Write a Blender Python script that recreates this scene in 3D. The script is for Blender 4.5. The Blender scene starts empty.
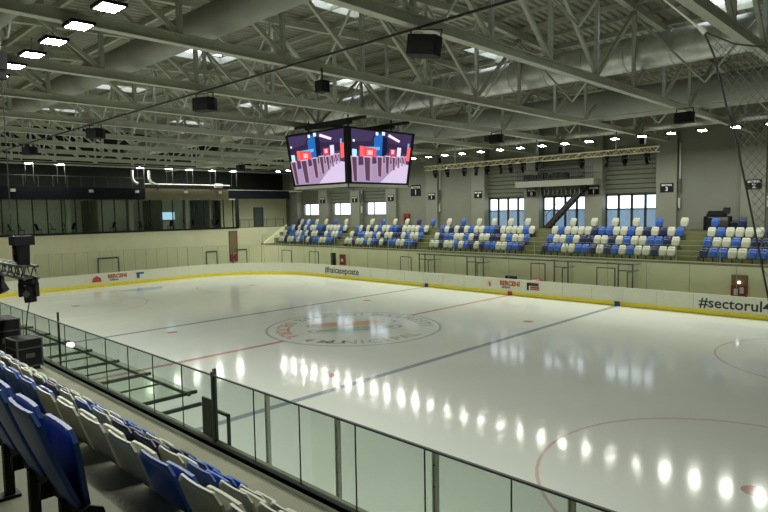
import bpy, math, random
from mathutils import Vector, Matrix
PI = math.pi
rnd = random.Random(7)
sc = bpy.context.scene
COL = sc.collection

# ------------------------------------------------------------------ camera
CAM = Vector((23.0315, -21.2859, 6.0598))
yaw, pitch, roll = 2.34322828, -0.0748712, -0.0166820
f = Vector((math.cos(pitch)*math.cos(yaw), math.cos(pitch)*math.sin(yaw), math.sin(pitch)))
r = Vector((math.sin(yaw), -math.cos(yaw), 0)); u = r.cross(f)
r2 = math.cos(roll)*r + math.sin(roll)*u; u2 = -math.sin(roll)*r + math.cos(roll)*u
cd = bpy.data.cameras.new('camera'); cam = bpy.data.objects.new('camera', cd); COL.objects.link(cam)
M = Matrix((r2, u2, -f)).transposed().to_4x4(); M.translation = CAM; cam.matrix_world = M
cd.sensor_width = 36; cd.lens = 602.0/768*36; cd.clip_end = 300; cd.clip_start = .05
sc.camera = cam
# ------------------------------------------------------------------ world, exposure
w = bpy.data.worlds.new('world'); sc.world = w; w.use_nodes = True
bg = w.node_tree.nodes['Background']; bg.inputs[0].default_value = (.90, .95, 1, 1); bg.inputs[1].default_value = 2.6
sc.view_settings.view_transform = 'Standard'; sc.view_settings.look = 'None'
sc.view_settings.gamma = 1; sc.view_settings.use_curve_mapping = False
sc.view_settings.exposure = 0.0
LAMP = 168.0          # radiance of the lamp panels
sc.cycles.max_bounces = 7; sc.cycles.diffuse_bounces = 4; sc.cycles.glossy_bounces = 3
sc.cycles.transmission_bounces = 4; sc.cycles.transparent_max_bounces = 24
sc.cycles.sample_clamp_indirect = 6; sc.cycles.use_denoising = True
sc.cycles.caustics_reflective = False; sc.cycles.caustics_refractive = False

# ------------------------------------------------------------------ materials
MATS = {}
def mat(name, col, rough=.6, metal=0, var=.06, scale=3, spec=.5, bump=0, bscale=40, emis=0, ecol=None, stretch=None):
    m = bpy.data.materials.new(name); m.use_nodes = True; nt = m.node_tree; N = nt.nodes; L = nt.links
    b = N['Principled BSDF']
    b.inputs['Roughness'].default_value = rough; b.inputs['Metallic'].default_value = metal
    b.inputs['Specular IOR Level'].default_value = spec
    tc = N.new('ShaderNodeTexCoord'); mp = N.new('ShaderNodeMapping'); L.new(tc.outputs['Object'], mp.inputs[0])
    if stretch: mp.inputs['Scale'].default_value = stretch
    nz = N.new('ShaderNodeTexNoise'); nz.inputs['Scale'].default_value = scale; nz.inputs['Detail'].default_value = 4
    L.new(mp.outputs[0], nz.inputs['Vector'])
    mr = N.new('ShaderNodeMapRange'); mr.inputs[3].default_value = 1-var; mr.inputs[4].default_value = 1+var
    mr.inputs[1].default_value = .3; mr.inputs[2].default_value = .7
    L.new(nz.outputs['Fac'], mr.inputs[0])
    mx = N.new('ShaderNodeVectorMath'); mx.operation = 'SCALE'; mx.inputs[0].default_value = col[:3]
    L.new(mr.outputs[0], mx.inputs['Scale']); L.new(mx.outputs[0], b.inputs['Base Color'])
    if bump:
        n2 = N.new('ShaderNodeTexNoise'); n2.inputs['Scale'].default_value = bscale; L.new(mp.outputs[0], n2.inputs['Vector'])
        bp = N.new('ShaderNodeBump'); bp.inputs['Strength'].default_value = bump; bp.inputs['Distance'].default_value = .01
        L.new(n2.outputs['Fac'], bp.inputs['Height']); L.new(bp.outputs[0], b.inputs['Normal'])
    if emis:
        b.inputs['Emission Color'].default_value = (*(ecol or col)[:3], 1); b.inputs['Emission Strength'].default_value = emis
    MATS[name] = m; return m
def emit(name, col, s):
    m = bpy.data.materials.new(name); m.use_nodes = True; nt = m.node_tree; nt.nodes.clear()
    e = nt.nodes.new('ShaderNodeEmission'); e.inputs[0].default_value = (*col, 1); e.inputs[1].default_value = s
    o = nt.nodes.new('ShaderNodeOutputMaterial'); nt.links.new(e.outputs[0], o.inputs[0]); m.cycles.emission_sampling = 'FRONT'; return m
def glass(name, tint, refl=.12, rough=.02, haze=0, hcol=(.5,.55,.5)):
    m = bpy.data.materials.new(name); m.use_nodes = True; nt = m.node_tree; N = nt.nodes; L = nt.links; N.clear()
    t = N.new('ShaderNodeBsdfTransparent'); t.inputs[0].default_value = (*tint, 1)
    g = N.new('ShaderNodeBsdfGlossy'); g.inputs['Roughness'].default_value = rough
    fr = N.new('ShaderNodeFresnel'); fr.inputs[0].default_value = 1.45
    mu = N.new('ShaderNodeMath'); mu.operation = 'MULTIPLY'; mu.inputs[1].default_value = refl*8
    mu.use_clamp = True; L.new(fr.outputs[0], mu.inputs[0])
    ge = N.new('ShaderNodeNewGeometry'); sb = N.new('ShaderNodeMath'); sb.operation = 'SUBTRACT'; sb.inputs[0].default_value = 1
    L.new(ge.outputs['Backfacing'], sb.inputs[1]); m0 = mu; mu = N.new('ShaderNodeMath'); mu.operation = 'MULTIPLY'
    L.new(m0.outputs[0], mu.inputs[0]); L.new(sb.outputs[0], mu.inputs[1])
    mx = N.new('ShaderNodeMixShader'); L.new(mu.outputs[0], mx.inputs[0]); L.new(t.outputs[0], mx.inputs[1]); L.new(g.outputs[0], mx.inputs[2])
    out = mx
    if haze:
        d = N.new('ShaderNodeBsdfDiffuse'); d.inputs[0].default_value = (*hcol, 1)
        m2 = N.new('ShaderNodeMixShader'); m2.inputs[0].default_value = haze
        L.new(mx.outputs[0], m2.inputs[1]); L.new(d.outputs[0], m2.inputs[2]); out = m2
    o = N.new('ShaderNodeOutputMaterial'); L.new(out.outputs[0], o.inputs[0]); return m

M_conc = mat('concrete', (.20,.20,.17), .75, var=.18, scale=2.2, bump=.3)
M_floor = mat('stand_floor', (.17,.17,.12), .8, var=.14, scale=1.4, bump=.2)
M_steps = mat('stand_paint', (.15,.152,.068), .7, var=.14, scale=2)
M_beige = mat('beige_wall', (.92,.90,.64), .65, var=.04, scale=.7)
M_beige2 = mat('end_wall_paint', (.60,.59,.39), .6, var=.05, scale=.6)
M_white = mat('wall_paint', (.19,.197,.155), .7, var=.04, scale=.8)
M_pillar = mat('pillar_paint', (.215,.22,.175), .6, var=.04, scale=1)
M_steel = mat('truss_paint', (.50,.52,.42), .5, var=.08, scale=4, metal=.1)
M_galv = mat('galvanised', (.60,.64,.62), .4, metal=.6, var=.12, scale=6)
M_deck = mat('roof_deck', (.36,.37,.29), .5, var=.1, scale=1.5)
M_duct = mat('duct_fabric', (.36,.37,.33), .8, var=.06, scale=2)
M_silver = mat('duct_foil', (.62,.63,.60), .38, metal=.55, var=.2, scale=2.5, bump=.8, bscale=5)
M_black = mat('black_plastic', (.009,.009,.011), .6, var=.2, spec=.2)
M_dark = mat('dark_metal', (.035,.037,.035), .45, metal=.3)
M_frame = mat('frame_grey', (.10,.11,.10), .45, metal=.4)
M_navyband = mat('dark_band', (.004,.005,.008), .6, spec=.1)
M_gold = mat('brown_band', (.055,.046,.013), .6, var=.15)
M_alu = mat('aluminium', (.55,.57,.50), .45, metal=.35)
M_board = mat('board_white', (.74,.75,.60), .35, var=.03)
M_yellow = mat('kick_plate_yellow', (.95,.80,.03), .4)
M_bblue = mat('marker_blue', (.02,.07,.25), .4)
M_bred = mat('marker_red', (.6,.04,.02), .4)
M_seatw = mat('seat_white', (.45,.46,.37), .42, var=.05)
M_seatb = mat('seat_blue', (.022,.085,.36), .4, var=.05)
M_seatn = mat('seat_navy', (.008,.014,.065), .4, var=.05)
M_red = mat('red_paint', (.24,.022,.02), .4)
M_brown = mat('niche_brown', (.20,.13,.06), .6)
M_case = mat('case_black', (.012,.012,.012), .6, var=.3, spec=.2)
M_rib = mat('ribbed_panel', (.13,.14,.10), .55, var=.04)
M_text = mat('ink_dark', (.03,.03,.04), .5)
M_tred = mat('ink_red', (.5,.06,.05), .5)
M_twhite = mat('ink_white', (.75,.75,.75), .5)
M_rope = mat('rope_dark', (.03,.035,.03), .8)
M_ropel = mat('rope_light', (.6,.58,.5), .8)
M_net = mat('net_dark', (.16,.17,.14), .8)
M_back = mat('back_room', (.78,.80,.70), .7)
M_frost = glass('window_film', (.36,.46,.56), .1, .3, haze=.40, hcol=(.40,.52,.60))
M_winglass = glass('window_glass', (.92,.96,.98), .1)
M_bal = glass('balustrade_glass', (.755,.79,.77), .05, .02, haze=.015, hcol=(.5,.6,.5))
M_rink = glass('rink_glass', (.97,.985,.965), .08, .02)
M_office = glass('office_glass', (.93,.96,.92), .05, .02)
M_canopy = glass('canopy_glass', (.91,.95,.90), .10, .04, haze=.01, hcol=(.25,.28,.25))
M_sky = glass('skylight_pane', (.97,.98,.99), .03, .1)
E_lamp = emit('lamp_panel', (.97, 1, .885), LAMP)
E_amber = emit('amber_lamp', (1, .85, .45), 25)
E_small = emit('small_led', (1, .9, .8), 6)

# ice : milky white body under a glossy, slightly scratched skin
def ice_mat(name, col, rough=.092):
    m = mat(name, col, rough, var=.03, scale=.35, spec=.13)
    nt = m.node_tree; N = nt.nodes; L = nt.links; b = N['Principled BSDF']
    tc = N.new('ShaderNodeTexCoord'); mp = N.new('ShaderNodeMapping'); mp.inputs['Scale'].default_value = (.25, 3.2, 1)
    L.new(tc.outputs['Object'], mp.inputs[0])
    n = N.new('ShaderNodeTexNoise'); n.inputs['Scale'].default_value = 2.2; n.inputs['Detail'].default_value = 5
    L.new(mp.outputs[0], n.inputs['Vector'])
    bp = N.new('ShaderNodeBump'); bp.inputs['Strength'].default_value = .06; bp.inputs['Distance'].default_value = .003
    L.new(n.outputs['Fac'], bp.inputs['Height']); L.new(bp.outputs[0], b.inputs['Normal'])
    mr = N.new('ShaderNodeMapRange'); mr.inputs[1].default_value = .3; mr.inputs[2].default_value = .7
    mr.inputs[3].default_value = rough*.8; mr.inputs[4].default_value = rough*1.35
    L.new(n.outputs['Fac'], mr.inputs[0]); L.new(mr.outputs[0], b.inputs['Roughness'])
    return m
M_ice = ice_mat('ice', (.80,.825,.775))
M_iblue = ice_mat('ice_blue_line', (.34,.38,.44))
M_ired = ice_mat('ice_red_line', (.60,.34,.32))
M_icirc = ice_mat('ice_red_circle', (.70,.52,.48))
M_igrey = ice_mat('ice_logo_grey', (.50,.54,.50))
M_igreen = ice_mat('ice_logo_green', (.46,.55,.44))
M_iorange = ice_mat('ice_logo_orange', (.74,.46,.26))
M_ilred = ice_mat('ice_logo_red', (.72,.42,.35))
M_crease = ice_mat('ice_crease_blue', (.42,.54,.66))

# ------------------------------------------------------------------ mesh builder
class MB:
    def __init__(s): s.v = []; s.f = []; s.mi = []; s.sm = []
    def add(s, vs, fs, mi=0, smooth=False):
        o = len(s.v); s.v += [tuple(v) for v in vs]
        for q in fs: s.f.append(tuple(i+o for i in q)); s.mi.append(mi); s.sm.append(smooth)
        return s
    def box(s, x0, x1, y0, y1, z0, z1, mi=0):
        vs = [(x,y,z) for z in (z0,z1) for y in (y0,y1) for x in (x0,x1)]
        return s.add(vs, [(0,2,3,1),(4,5,7,6),(0,1,5,4),(2,6,7,3),(0,4,6,2),(1,3,7,5)], mi)
    def frame(s, a, b, up=Vector((0,0,1))):
        a = Vector(a); b = Vector(b); d = (b-a).normalized()
        if abs(d.dot(up)) > .98: up = Vector((1,0,0))
        x = d.cross(up).normalized(); y = x.cross(d).normalized()
        return a, b, x, y
    def bar(s, a, b, w, h, mi=0):
        a, b, x, y = s.frame(a, b); vs = []
        for p in (a, b):
            for sx, sy in ((-1,-1),(1,-1),(1,1),(-1,1)): vs.append(p + x*sx*w/2 + y*sy*h/2)
        return s.add(vs, [(0,3,2,1),(4,5,6,7),(0,1,5,4),(1,2,6,5),(2,3,7,6),(3,0,4,7)], mi)
    def tube(s, a, b, ra, rb=None, n=8, mi=0, cap=True):
        rb = ra if rb is None else rb; a, b, x, y = s.frame(a, b); vs = []
        for p, rr in ((a, ra), (b, rb)):
            for k in range(n):
                t = 2*PI*k/n; vs.append(p + x*math.cos(t)*rr + y*math.sin(t)*rr)
        s.add(vs, [(k, (k+1) % n, n+(k+1) % n, n+k) for k in range(n)], mi, True)
        if cap: s.add(vs, [tuple(range(n))[::-1], tuple(range(n, 2*n))], mi)
        return s
    def path(s, pts, rr, n=6, mi=0):
        for a, b in zip(pts[:-1], pts[1:]): s.tube(a, b, rr, n=n, mi=mi)
        return s
    def prism(s, pts, axis, a0, a1, mi=0):
        n = len(pts); vs = []
        for a in (a0, a1):
            for p, q in pts: vs.append({'x': (a,p,q), 'y': (p,a,q), 'z': (p,q,a)}[axis])
        s.add(vs, [tuple(range(n))[::-1], tuple(range(n, 2*n))], mi)
        return s.add(vs, [(k, (k+1) % n, n+(k+1) % n, n+k) for k in range(n)], mi)
    def build(s, name, mats, parent=None, loc=None):
        me = bpy.data.meshes.new(name); me.from_pydata(s.v, [], s.f)
        for m in (mats if isinstance(mats, (list, tuple)) else [mats]): me.materials.append(m)
        me.polygons.foreach_set('material_index', s.mi); me.polygons.foreach_set('use_smooth', s.sm)
        me.update()
        o = bpy.data.objects.new(name, me); COL.objects.link(o)
        if parent: o.parent = parent
        if loc: o.location = loc
        return o
def tag(o, label, cat, group=None, kind=None):
    o['label'] = label; o['category'] = cat
    if group: o['group'] = group
    if kind: o['kind'] = kind
    return o
def thing(name, label, cat, loc=(0,0,0), rz=0, group=None):
    o = bpy.data.objects.new(name, None); COL.objects.link(o); o.empty_display_size = .2
    o.location = loc; o.rotation_euler = (0,0,rz); return tag(o, label, cat, group)
def struct(o): o['kind'] = 'structure'; return o
def kids(o): return [c for c in ALLKIDS.get(o.name, [])]
def copy_tree(o, loc=None, rz=None, label=None, group=None):
    c = o.copy(); COL.objects.link(c)
    for ch in o.children:
        d = ch.copy(); COL.objects.link(d); d.parent = c
        for g in ch.children:
            e = g.copy(); COL.objects.link(e); e.parent = d
    if loc is not None: c.location = loc
    if rz is not None: c.rotation_euler = (0,0,rz)
    if label: c['label'] = label
    if group: c['group'] = group
    return c
def text_obj(body, size, mats, name, parent=None, matrix=None, bold=0.0, align='CENTER', extrude=.002, sx=1):
    cu = bpy.data.curves.new('t', 'FONT'); cu.body = body; cu.size = size; cu.align_x = align; cu.align_y = 'CENTER'
    cu.offset = bold; cu.extrude = extrude; cu.resolution_u = 3
    t = bpy.data.objects.new('t', cu); COL.objects.link(t); bpy.context.view_layer.update()
    dg = bpy.context.evaluated_depsgraph_get()
    me = bpy.data.meshes.new_from_object(t.evaluated_get(dg)); bpy.data.objects.remove(t); bpy.data.curves.remove(cu)
    me.name = name; me.materials.clear(); me.materials.append(mats)
    me.transform(Matrix.Diagonal((sx,1,1,1)))
    if matrix is not None: me.transform(matrix)
    o = bpy.data.objects.new(name, me); COL.objects.link(o)
    if parent: o.parent = parent
    return o
def M_face_my(x, y, z):   # text on a surface facing -y
    return Matrix.Translation((x,y,z)) @ Matrix.Rotation(PI/2, 4, 'X')
def M_face_px(x, y, z):   # text on a surface facing +x
    return Matrix.Translation((x,y,z)) @ Matrix.Rotation(PI/2, 4, 'Z') @ Matrix.Rotation(PI/2, 4, 'X')
ORD = ['first','second','third','fourth','fifth','sixth','seventh','eighth','ninth','tenth','eleventh','twelfth','thirteenth',
       'fourteenth','fifteenth','sixteenth','seventeenth','eighteenth','nineteenth','twentieth','twenty-first','twenty-second',
       'twenty-third','twenty-fourth','twenty-fifth','twenty-sixth','twenty-seventh','twenty-eighth','twenty-ninth','thirtieth','thirty-first','thirty-second']

# ------------------------------------------------------------------ structure
X0, X1 = -33.0, 36.0
WY = 22.9      # side walls
T0 = 13.15; SP = 5.24                       # truss spacing
TX = [T0 + SP*k for k in range(4, -10, -1)]  # from behind the camera to the far end
struct(MB().box(-40,40,-24,24,-.30,-.04).build('floor', M_conc))
def rr_pts(hx, hy, rad, n=14):
    P = []
    for cx, cy, a0 in ((hx-rad,hy-rad,0),(-hx+rad,hy-rad,PI/2),(-hx+rad,-hy+rad,PI),(hx-rad,-hy+rad,1.5*PI)):
        for k in range(n+1):
            a = a0 + PI/2*k/n; P.append((cx+rad*math.cos(a), cy+rad*math.sin(a)))
    return P
ice = struct(MB().prism(rr_pts(29.98,14.98,8.48), 'z', -.04, 0).build('ice_surface', M_ice))
def flat(name, pts, m, z=.002):
    return MB().prism(pts, 'z', z-.0015, z).build(name, m, ice)
def ring_pts(cx, cy, ra, rb, name, m, n=64, z=.002):
    mb = MB(); vs = []
    for rr in (ra, rb):
        for k in range(n):
            t = 2*PI*k/n; vs.append((cx+rr*math.cos(t), cy+rr*math.sin(t), z))
    mb.add(vs, [(k, (k+1) % n, n+(k+1) % n, n+k) for k in range(n)]); return mb.build(name, m, ice)
BL = 7.66
for x, wd in ((-BL,.30),(BL,.30)):
    flat('blue_line', [(x-wd/2,-14.95),(x+wd/2,-14.95),(x+wd/2,14.95),(x-wd/2,14.95)], M_iblue)
for ya, yb in ((-14.95,-4.54),(4.54,14.95)):
    flat('centre_line', [(-.15,ya),(.15,ya),(.15,yb),(-.15,yb)], M_ired)
for x in (-26, 26):
    flat('goal_line', [(x-.03,-14.2),(x+.03,-14.2),(x+.03,14.2),(x-.03,14.2)], M_ired)
    sgn = 1 if x < 0 else -1
    flat('goal_crease', [(x+sgn*.05,-1.8)]+[(x+sgn*(.05+1.8*math.cos(a)),1.8*math.sin(a)) for a in [(-PI/2+PI*k/16) for k in range(17)]]+[(x+sgn*.05,1.8)], M_crease, .0025)
    for y in (-7, 7):
        c = x - sgn*-6
        ring_pts(c, y, 4.46, 4.54, 'face_off_circle', M_icirc)
        ring_pts(c, y, 0.01, .28, 'face_off_spot', M_ired, 24)
for x in (-6.2, 6.2):
    for y in (-7, 7): ring_pts(x, y, 0.01, .28, 'face_off_spot', M_ired, 24)
ring_pts(0,0,4.46,4.60,'centre_ring',M_igrey)
def ell(cx, cy, a, b, rot, name, m, z, inner=0):
    n = 40; P = []
    for k in range(n):
        t = 2*PI*k/n; X = a*math.cos(t); Y = b*math.sin(t)
        P.append((cx+X*math.cos(rot)-Y*math.sin(rot), cy+X*math.sin(rot)+Y*math.cos(rot)))
    if not inner: return flat(name, P, m, z)
    vs = [(x,y,z) for x,y in P]+[(cx+(x-cx)*inner, cy+(y-cy)*inner, z) for x,y in P]
    return MB().add(vs, [(k,(k+1)%n,n+(k+1)%n,n+k) for k in range(n)]).build(name, m, ice)
RA = math.radians(58)
ell(-.75, .55, 2.5, .95, RA, 'logo_outline', M_igrey, .003, .93)
ell(-1.3, -.25, 1.25, .55, RA, 'logo_red_shape', M_ilred, .004)
ell(-.35, 1.2, 1.1, .62, RA, 'logo_orange_shape', M_iorange, .0045)
ell(.45, -.3, 2.5, .95, RA, 'logo_outline', M_igrey, .003, .93)
ell(.45, -.3, 2.1, .62, RA, 'logo_green_shape', M_igreen, .004)
def ring_text(s, a0, a1, rad, m, inward):
    n = len(s)
    for k, ch in enumerate(s):
        if ch == ' ': continue
        a = a0 + (a1-a0)*k/(n-1)
        rot = a - PI/2 if not inward else a + PI/2
        text_obj(ch, 1.0, m, 'logo_letter', ice, Matrix.Translation((rad*math.cos(a), rad*math.sin(a), .003)) @ Matrix.Rotation(rot,4,'Z'), bold=.02, extrude=0)
D = math.radians
ring_text('SECTORUL 4', D(205), D(282), 3.75, M_ilred, True)
ring_text('MUNICIPAL', D(296), D(368), 3.75, M_igrey, True)
ring_text('BERCENI', D(190), D(130), 3.75, M_igreen, False)
ring_text('BUCURESTI', D(118), D(45), 3.75, M_igrey, False)

# side and end walls, with the real window openings of the far side
PY = 22.2       # pillar faces
PX = [x for x in TX]
def wall_with_holes(name, y0, y1, xa, xb, z0, z1, holes, m):
    mb = MB(); xs = sorted(holes, key=lambda h: h[0]); cur = xa
    for (a, b, c, d) in xs:
        mb.box(cur, a, y0, y1, z0, z1); mb.box(a, b, y0, y1, z0, c); mb.box(a, b, y0, y1, d, z1); cur = b
    mb.box(cur, xb, y0, y1, z0, z1); return struct(mb.build(name, m))
Z4 = 4.46
door_bays = []; win_bays = []
for i, x in enumerate(PX):
    pass
def bay(k): # bay k lies between pillar k and pillar k+1 to the left, pillar 0 at 13.15
    return (T0-SP*(k+1)+.68, T0-SP*k-.68)
holes = []
for k in (1, 2, 3): a, b = bay(k); holes.append((a, b, Z4+.02, 7.0)); door_bays.append((a, b))
for k in (6, 7, 8): a, b = bay(k); holes.append((a+.35, b-.1, 5.68, 6.98)); win_bays.append((a+.35, b-.1))
wall_with_holes('wall_far_side', WY, WY+.3, -40, 40, -.3, 14, holes, M_white)
struct(MB().box(-40,40,-WY-.3,-WY,-.3,14).build('wall_near_side', M_white))
struct(MB().box(36,36.3,-WY,WY,-.3,14.4).build('wall_right_end', M_white))
struct(MB().box(-40.3,-40,-WY,WY,-.3,14.4).build('wall_far_end', M_back))
# ribbed cladding above the glazed bays
for k in (1, 2, 3, 6, 7, 8):
    a, b = bay(k); mb = MB(); z = 7.05
    while z < 10.4:
        mb.prism([(WY-.02,z),(WY-.09,z+.03),(WY-.09,z+.30),(WY-.02,z+.33)], 'x', a, b); z += .34
    struct(mb.build('trim_cladding', M_rib))
# flush white panels on the closed bays
for k in (-4,-3,-2,-1, 0, 4, 5):
    a, b = bay(k); struct(MB().box(a, b, WY-.35, WY, Z4, 12.5).build('wall_panel', M_white))
for x in PX:
    struct(MB().box(x-.68, x+.68, PY, WY, -.3, 12.6).build('pillar', M_pillar))
    struct(MB().box(x-.68, x+.68, -WY, -PY, -.3, 12.6).build('pillar', M_pillar))
n = 1
for (a, b) in door_bays:
    w_ = thing('glazed_door_wall', '', 'window', (0,0,0)); del w_['label']; del w_['category']; w_.name = 'window_%d' % n; w_['kind'] = 'structure'; n += 1
    mb = MB(); y0, y1 = WY-.02, WY+.08
    mb.box(a, b, y0, y1, 6.88, 7.02); mb.box(a, b, y0, y1, Z4, Z4+.10); mb.box(a, b, y0, y1, 5.86, 5.95)
    wd = (b-a)/4
    for q in range(5): mb.box(a+q*wd-.085, a+q*wd+.085, y0, y1, Z4, 7.0)
    mb.build('window_frame', M_dark, w_)
    mb = MB(); mb.box(a+wd*2-.35, a+wd*2-.31, y0-.07, y0-.03, Z4+.8, Z4+1.6); mb.box(a+wd*2+.31, a+wd*2+.35, y0-.07, y0-.03, Z4+.8, Z4+1.6)
    mb.build('door_handle', M_alu, w_)
    MB().box(a, b, y0+.03, y0+.04, 5.95, 6.9).build('upper_pane', M_winglass, w_)
    MB().box(a, b, y0+.03, y0+.04, Z4+.1, 5.87).build('frosted_pane', M_frost, w_)
for (a, b) in win_bays:
    w_ = thing('x', '', 'window'); del w_['label']; del w_['category']; w_.name = 'window_%d' % n; w_['kind'] = 'structure'; n += 1
    mb = MB(); y0, y1 = WY-.02, WY+.08
    for z0, z1 in ((5.66,5.73),(6.93,7.0)): mb.box(a, b, y0, y1, z0, z1)
    for x in (a, a+(b-a)*.34, b): mb.box(x-.04, x+.04, y0, y1, 5.66, 7.0)
    mb.build('window_frame', M_frame, w_)
    MB().box(a, b, y0+.03, y0+.04, 5.7, 6.95).build('pane', M_winglass, w_)

# stands : front wall, walkway, treads
RISE = .59
treads = [(16.9,18.50,2.67),(18.50,19.25,2.67+RISE),(19.25,20.0,2.67+2*RISE),(20.0,WY,2.67+3*RISE)]
Z4 = treads[3][2]
NRISE = .565
ntreads = [(16.9,18.22,2.67),(18.22,18.97,2.67+NRISE),(18.97,19.72,2.67+2*NRISE),(19.72,WY,2.67+3*NRISE)]
def stand(s, nm, x0, x1):
    mb = MB(); tl = treads if s > 0 else ntreads
    for k, (a, b, z) in enumerate(tl):
        ya, yb = sorted((s*a, s*b)); mb.box(x0, x1, ya, yb, tl[k-1][2]-.1 if k else 2.45, z)
    mb.box(x0, x1, *sorted((s*17.15, s*WY)), 2.3, 2.46)
    struct(mb.build('floor_stand_'+nm, M_steps if s > 0 else M_floor))
    struct(MB().box(x0, x1, *sorted((s*16.85, s*17.15)), -.04, 2.66).build('wall_stand_'+nm, M_beige))
    struct(MB().box(x0, x1, *sorted((s*16.80, s*16.95)), 2.60, 2.72).build('trim_kerb_'+nm, M_floor))
stand(1, 'far', X0, 36); stand(-1, 'near', X0, 36)
# sloping flank of the far stand at its left end
struct(MB().prism([(16.9,2.6),(20.3,Z4+.25),(20.3,2.6)], 'x', X0, X0+.12).build('trim_stand_flank', M_beige))
# aisle steps on the far stand
AISLES = [(-22.0,-20.8),(-11.3,-10.0),(-.75,.67),(9.95,11.3)]
mb = MB()
for a, b in AISLES:
    for k in range(3):
        y = treads[k][1]; z = treads[k][2]
        mb.box(a+.1, b-.1, y-.30, y+.01, z, z+RISE/2)
struct(mb.build('floor_aisle_steps', M_steps))
struct(MB().box(X0, 36, 20.0, 20.06, Z4-.0, Z4+.03).build('trim_step_edge', M_dark))

# end wall with glazed gallery
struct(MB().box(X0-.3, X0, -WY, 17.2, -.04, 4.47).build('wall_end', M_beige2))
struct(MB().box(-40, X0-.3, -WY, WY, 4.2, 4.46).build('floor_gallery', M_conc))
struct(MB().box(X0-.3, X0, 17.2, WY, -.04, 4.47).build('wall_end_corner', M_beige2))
GE = 14.0
struct(MB().box(-38.3, -38, -WY, GE, 4.46, 8.5).build('wall_gallery_back', M_back))
struct(MB().box(-36.6, -36.4, GE, WY, 4.46, 8.6).build('wall_corner_back', M_beige2))
struct(MB().box(-40, X0, -WY, GE, 7.5, 7.65).build('ceiling_gallery', M_back))
struct(MB().box(X0-.12, X0+.06, -WY, 4.0, 7.48, 8.55).build('wall_gallery_band', M_navyband))
struct(MB().box(X0-.12, X0+.06, 4.0, 12.9, 7.48, 8.55).build('wall_gallery_brown_band', M_gold))
struct(MB().box(X0-.12, X0+.04, 12.9, 20.8, 7.60, 8.50).build('wall_corner_band', M_navyband))
struct(MB().box(-37.3, -37.0, -WY, WY, 8.5, 14.4).build('wall_upper_end', mat('dark_upper_wall', (.022,.024,.022), .8, spec=.1)))
struct(MB().box(-40, X0-.1, -WY, WY, 8.42, 8.54).build('floor_upper_gallery', M_back))
gw = struct(MB().box(X0-.05, X0-.035, -WY, GE, 4.55, 7.5).build('window_gallery', M_office))
mb = MB()
mb.box(X0-.1, X0+.05, -WY, GE, 4.44, 4.62)
y = -7.01-1.1*13
while y < GE: mb.box(X0-.08, X0+.03, y-.035, y+.035, 4.5, 7.5); y += 1.12
mb.box(X0-.1, X0+.05, GE-.25, GE+.12, 4.5, 7.6)
mb.build('mullions', M_black, gw)
for yy in (-13.6,-8.2,-2.75,2.75,8.4): struct(MB().box(X0-.75, X0-.35, yy-.2, yy+.2, 4.46, 7.5).build('column', M_pillar))
for yy in (-8, 0, 6, 11.3):   # partitions of the rooms behind the glass
    struct(MB().box(-38, X0-1.0, yy-.06, yy+.06, 4.46, 7.5).build('wall_partition', M_white))
# far-end corner railing
rl = thing('glass_railing', 'low glass railing on the end wall, right of the dark gallery glazing', 'railing')
MB().box(X0-.03, X0-.015, GE+.2, 20.0, 4.5, 5.35).build('glass_panel', M_rink, rl)
mb = MB(); mb.box(X0-.05, X0, GE+.2, 20.0, 5.33, 5.38)
for q in range(6): yy = GE+.25+q*1.14; mb.box(X0-.05, X0, yy-.02, yy+.02, 4.47, 5.35)
mb.build('rail_frame', M_frame, rl)
dr = thing('x', '', 'door'); del dr['label']; del dr['category']; dr.name = 'door_1'; dr['kind'] = 'structure'
MB().box(-36.40, -36.32, 18.3, 19.4, 4.47, 6.6).build('door_leaf', M_frame, dr)
MB().box(-36.38, -36.30, 18.2, 18.3, 4.47, 6.7).box(-36.38,-36.30,19.4,19.5,4.47,6.7).box(-36.38,-36.30,18.2,19.5,6.6,6.7).build('door_frame', M_dark, dr)

# roof : corrugated deck with sky-light openings, pitched slightly from the ridge
def zr(y): return 14.45 - .05*abs(y)
SKX = [(TX_-.85, TX_+.85) for TX_ in (5.3+10.48*2, 5.3+10.48, 5.3, 5.3-10.48, 5.3-20.96, 5.3-31.44)]
SKY = [(3.7,6.8),(-6.8,-3.7)]
def deck(xa, xb, ya, yb):
    mb = MB(); pr = []; x = xa; P = .36
    while x < xb - 1e-6:
        for dx, dz in ((0,0),(.13,0),(.18,.09),(.31,.09)):
            if x+dx <= xb: pr.append((x+dx, dz))
        x += P
    pr.append((xb, 0)); n = len(pr)
    ys = [ya, yb]
    vs = [(px, yy, zr(yy)+pz) for yy in ys for px, pz in pr] + [(px, yy, zr(yy)+pz+.12) for yy in ys for px, pz in pr]
    fs = [(k, k+1, n+k+1, n+k) for k in range(n-1)] + [(2*n+k, 3*n+k, 3*n+k+1, 2*n+k+1) for k in range(n-1)]
    mb.add(vs, fs); return mb
dk = MB()
bands = [(-WY-.3,-6.8),(-6.8,-3.7),(-3.7,0),(0,3.7),(3.7,6.8),(6.8,WY+.3)]
for ya, yb in bands:
    if (ya, yb) in SKY or (ya, yb) == (-6.8,-3.7):
        cuts = sorted(SKX); cur = -40.3; segs = []
        for a, b in cuts: segs.append((cur, a)); cur = b
        segs.append((cur, 36.3))
    else: segs = [(-40.3, 36.3)]
    for a, b in segs:
        q = deck(a, b, ya, yb); dk.add(q.v, q.f)
struct(dk.build('ceiling', M_deck))
sk = 1
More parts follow.
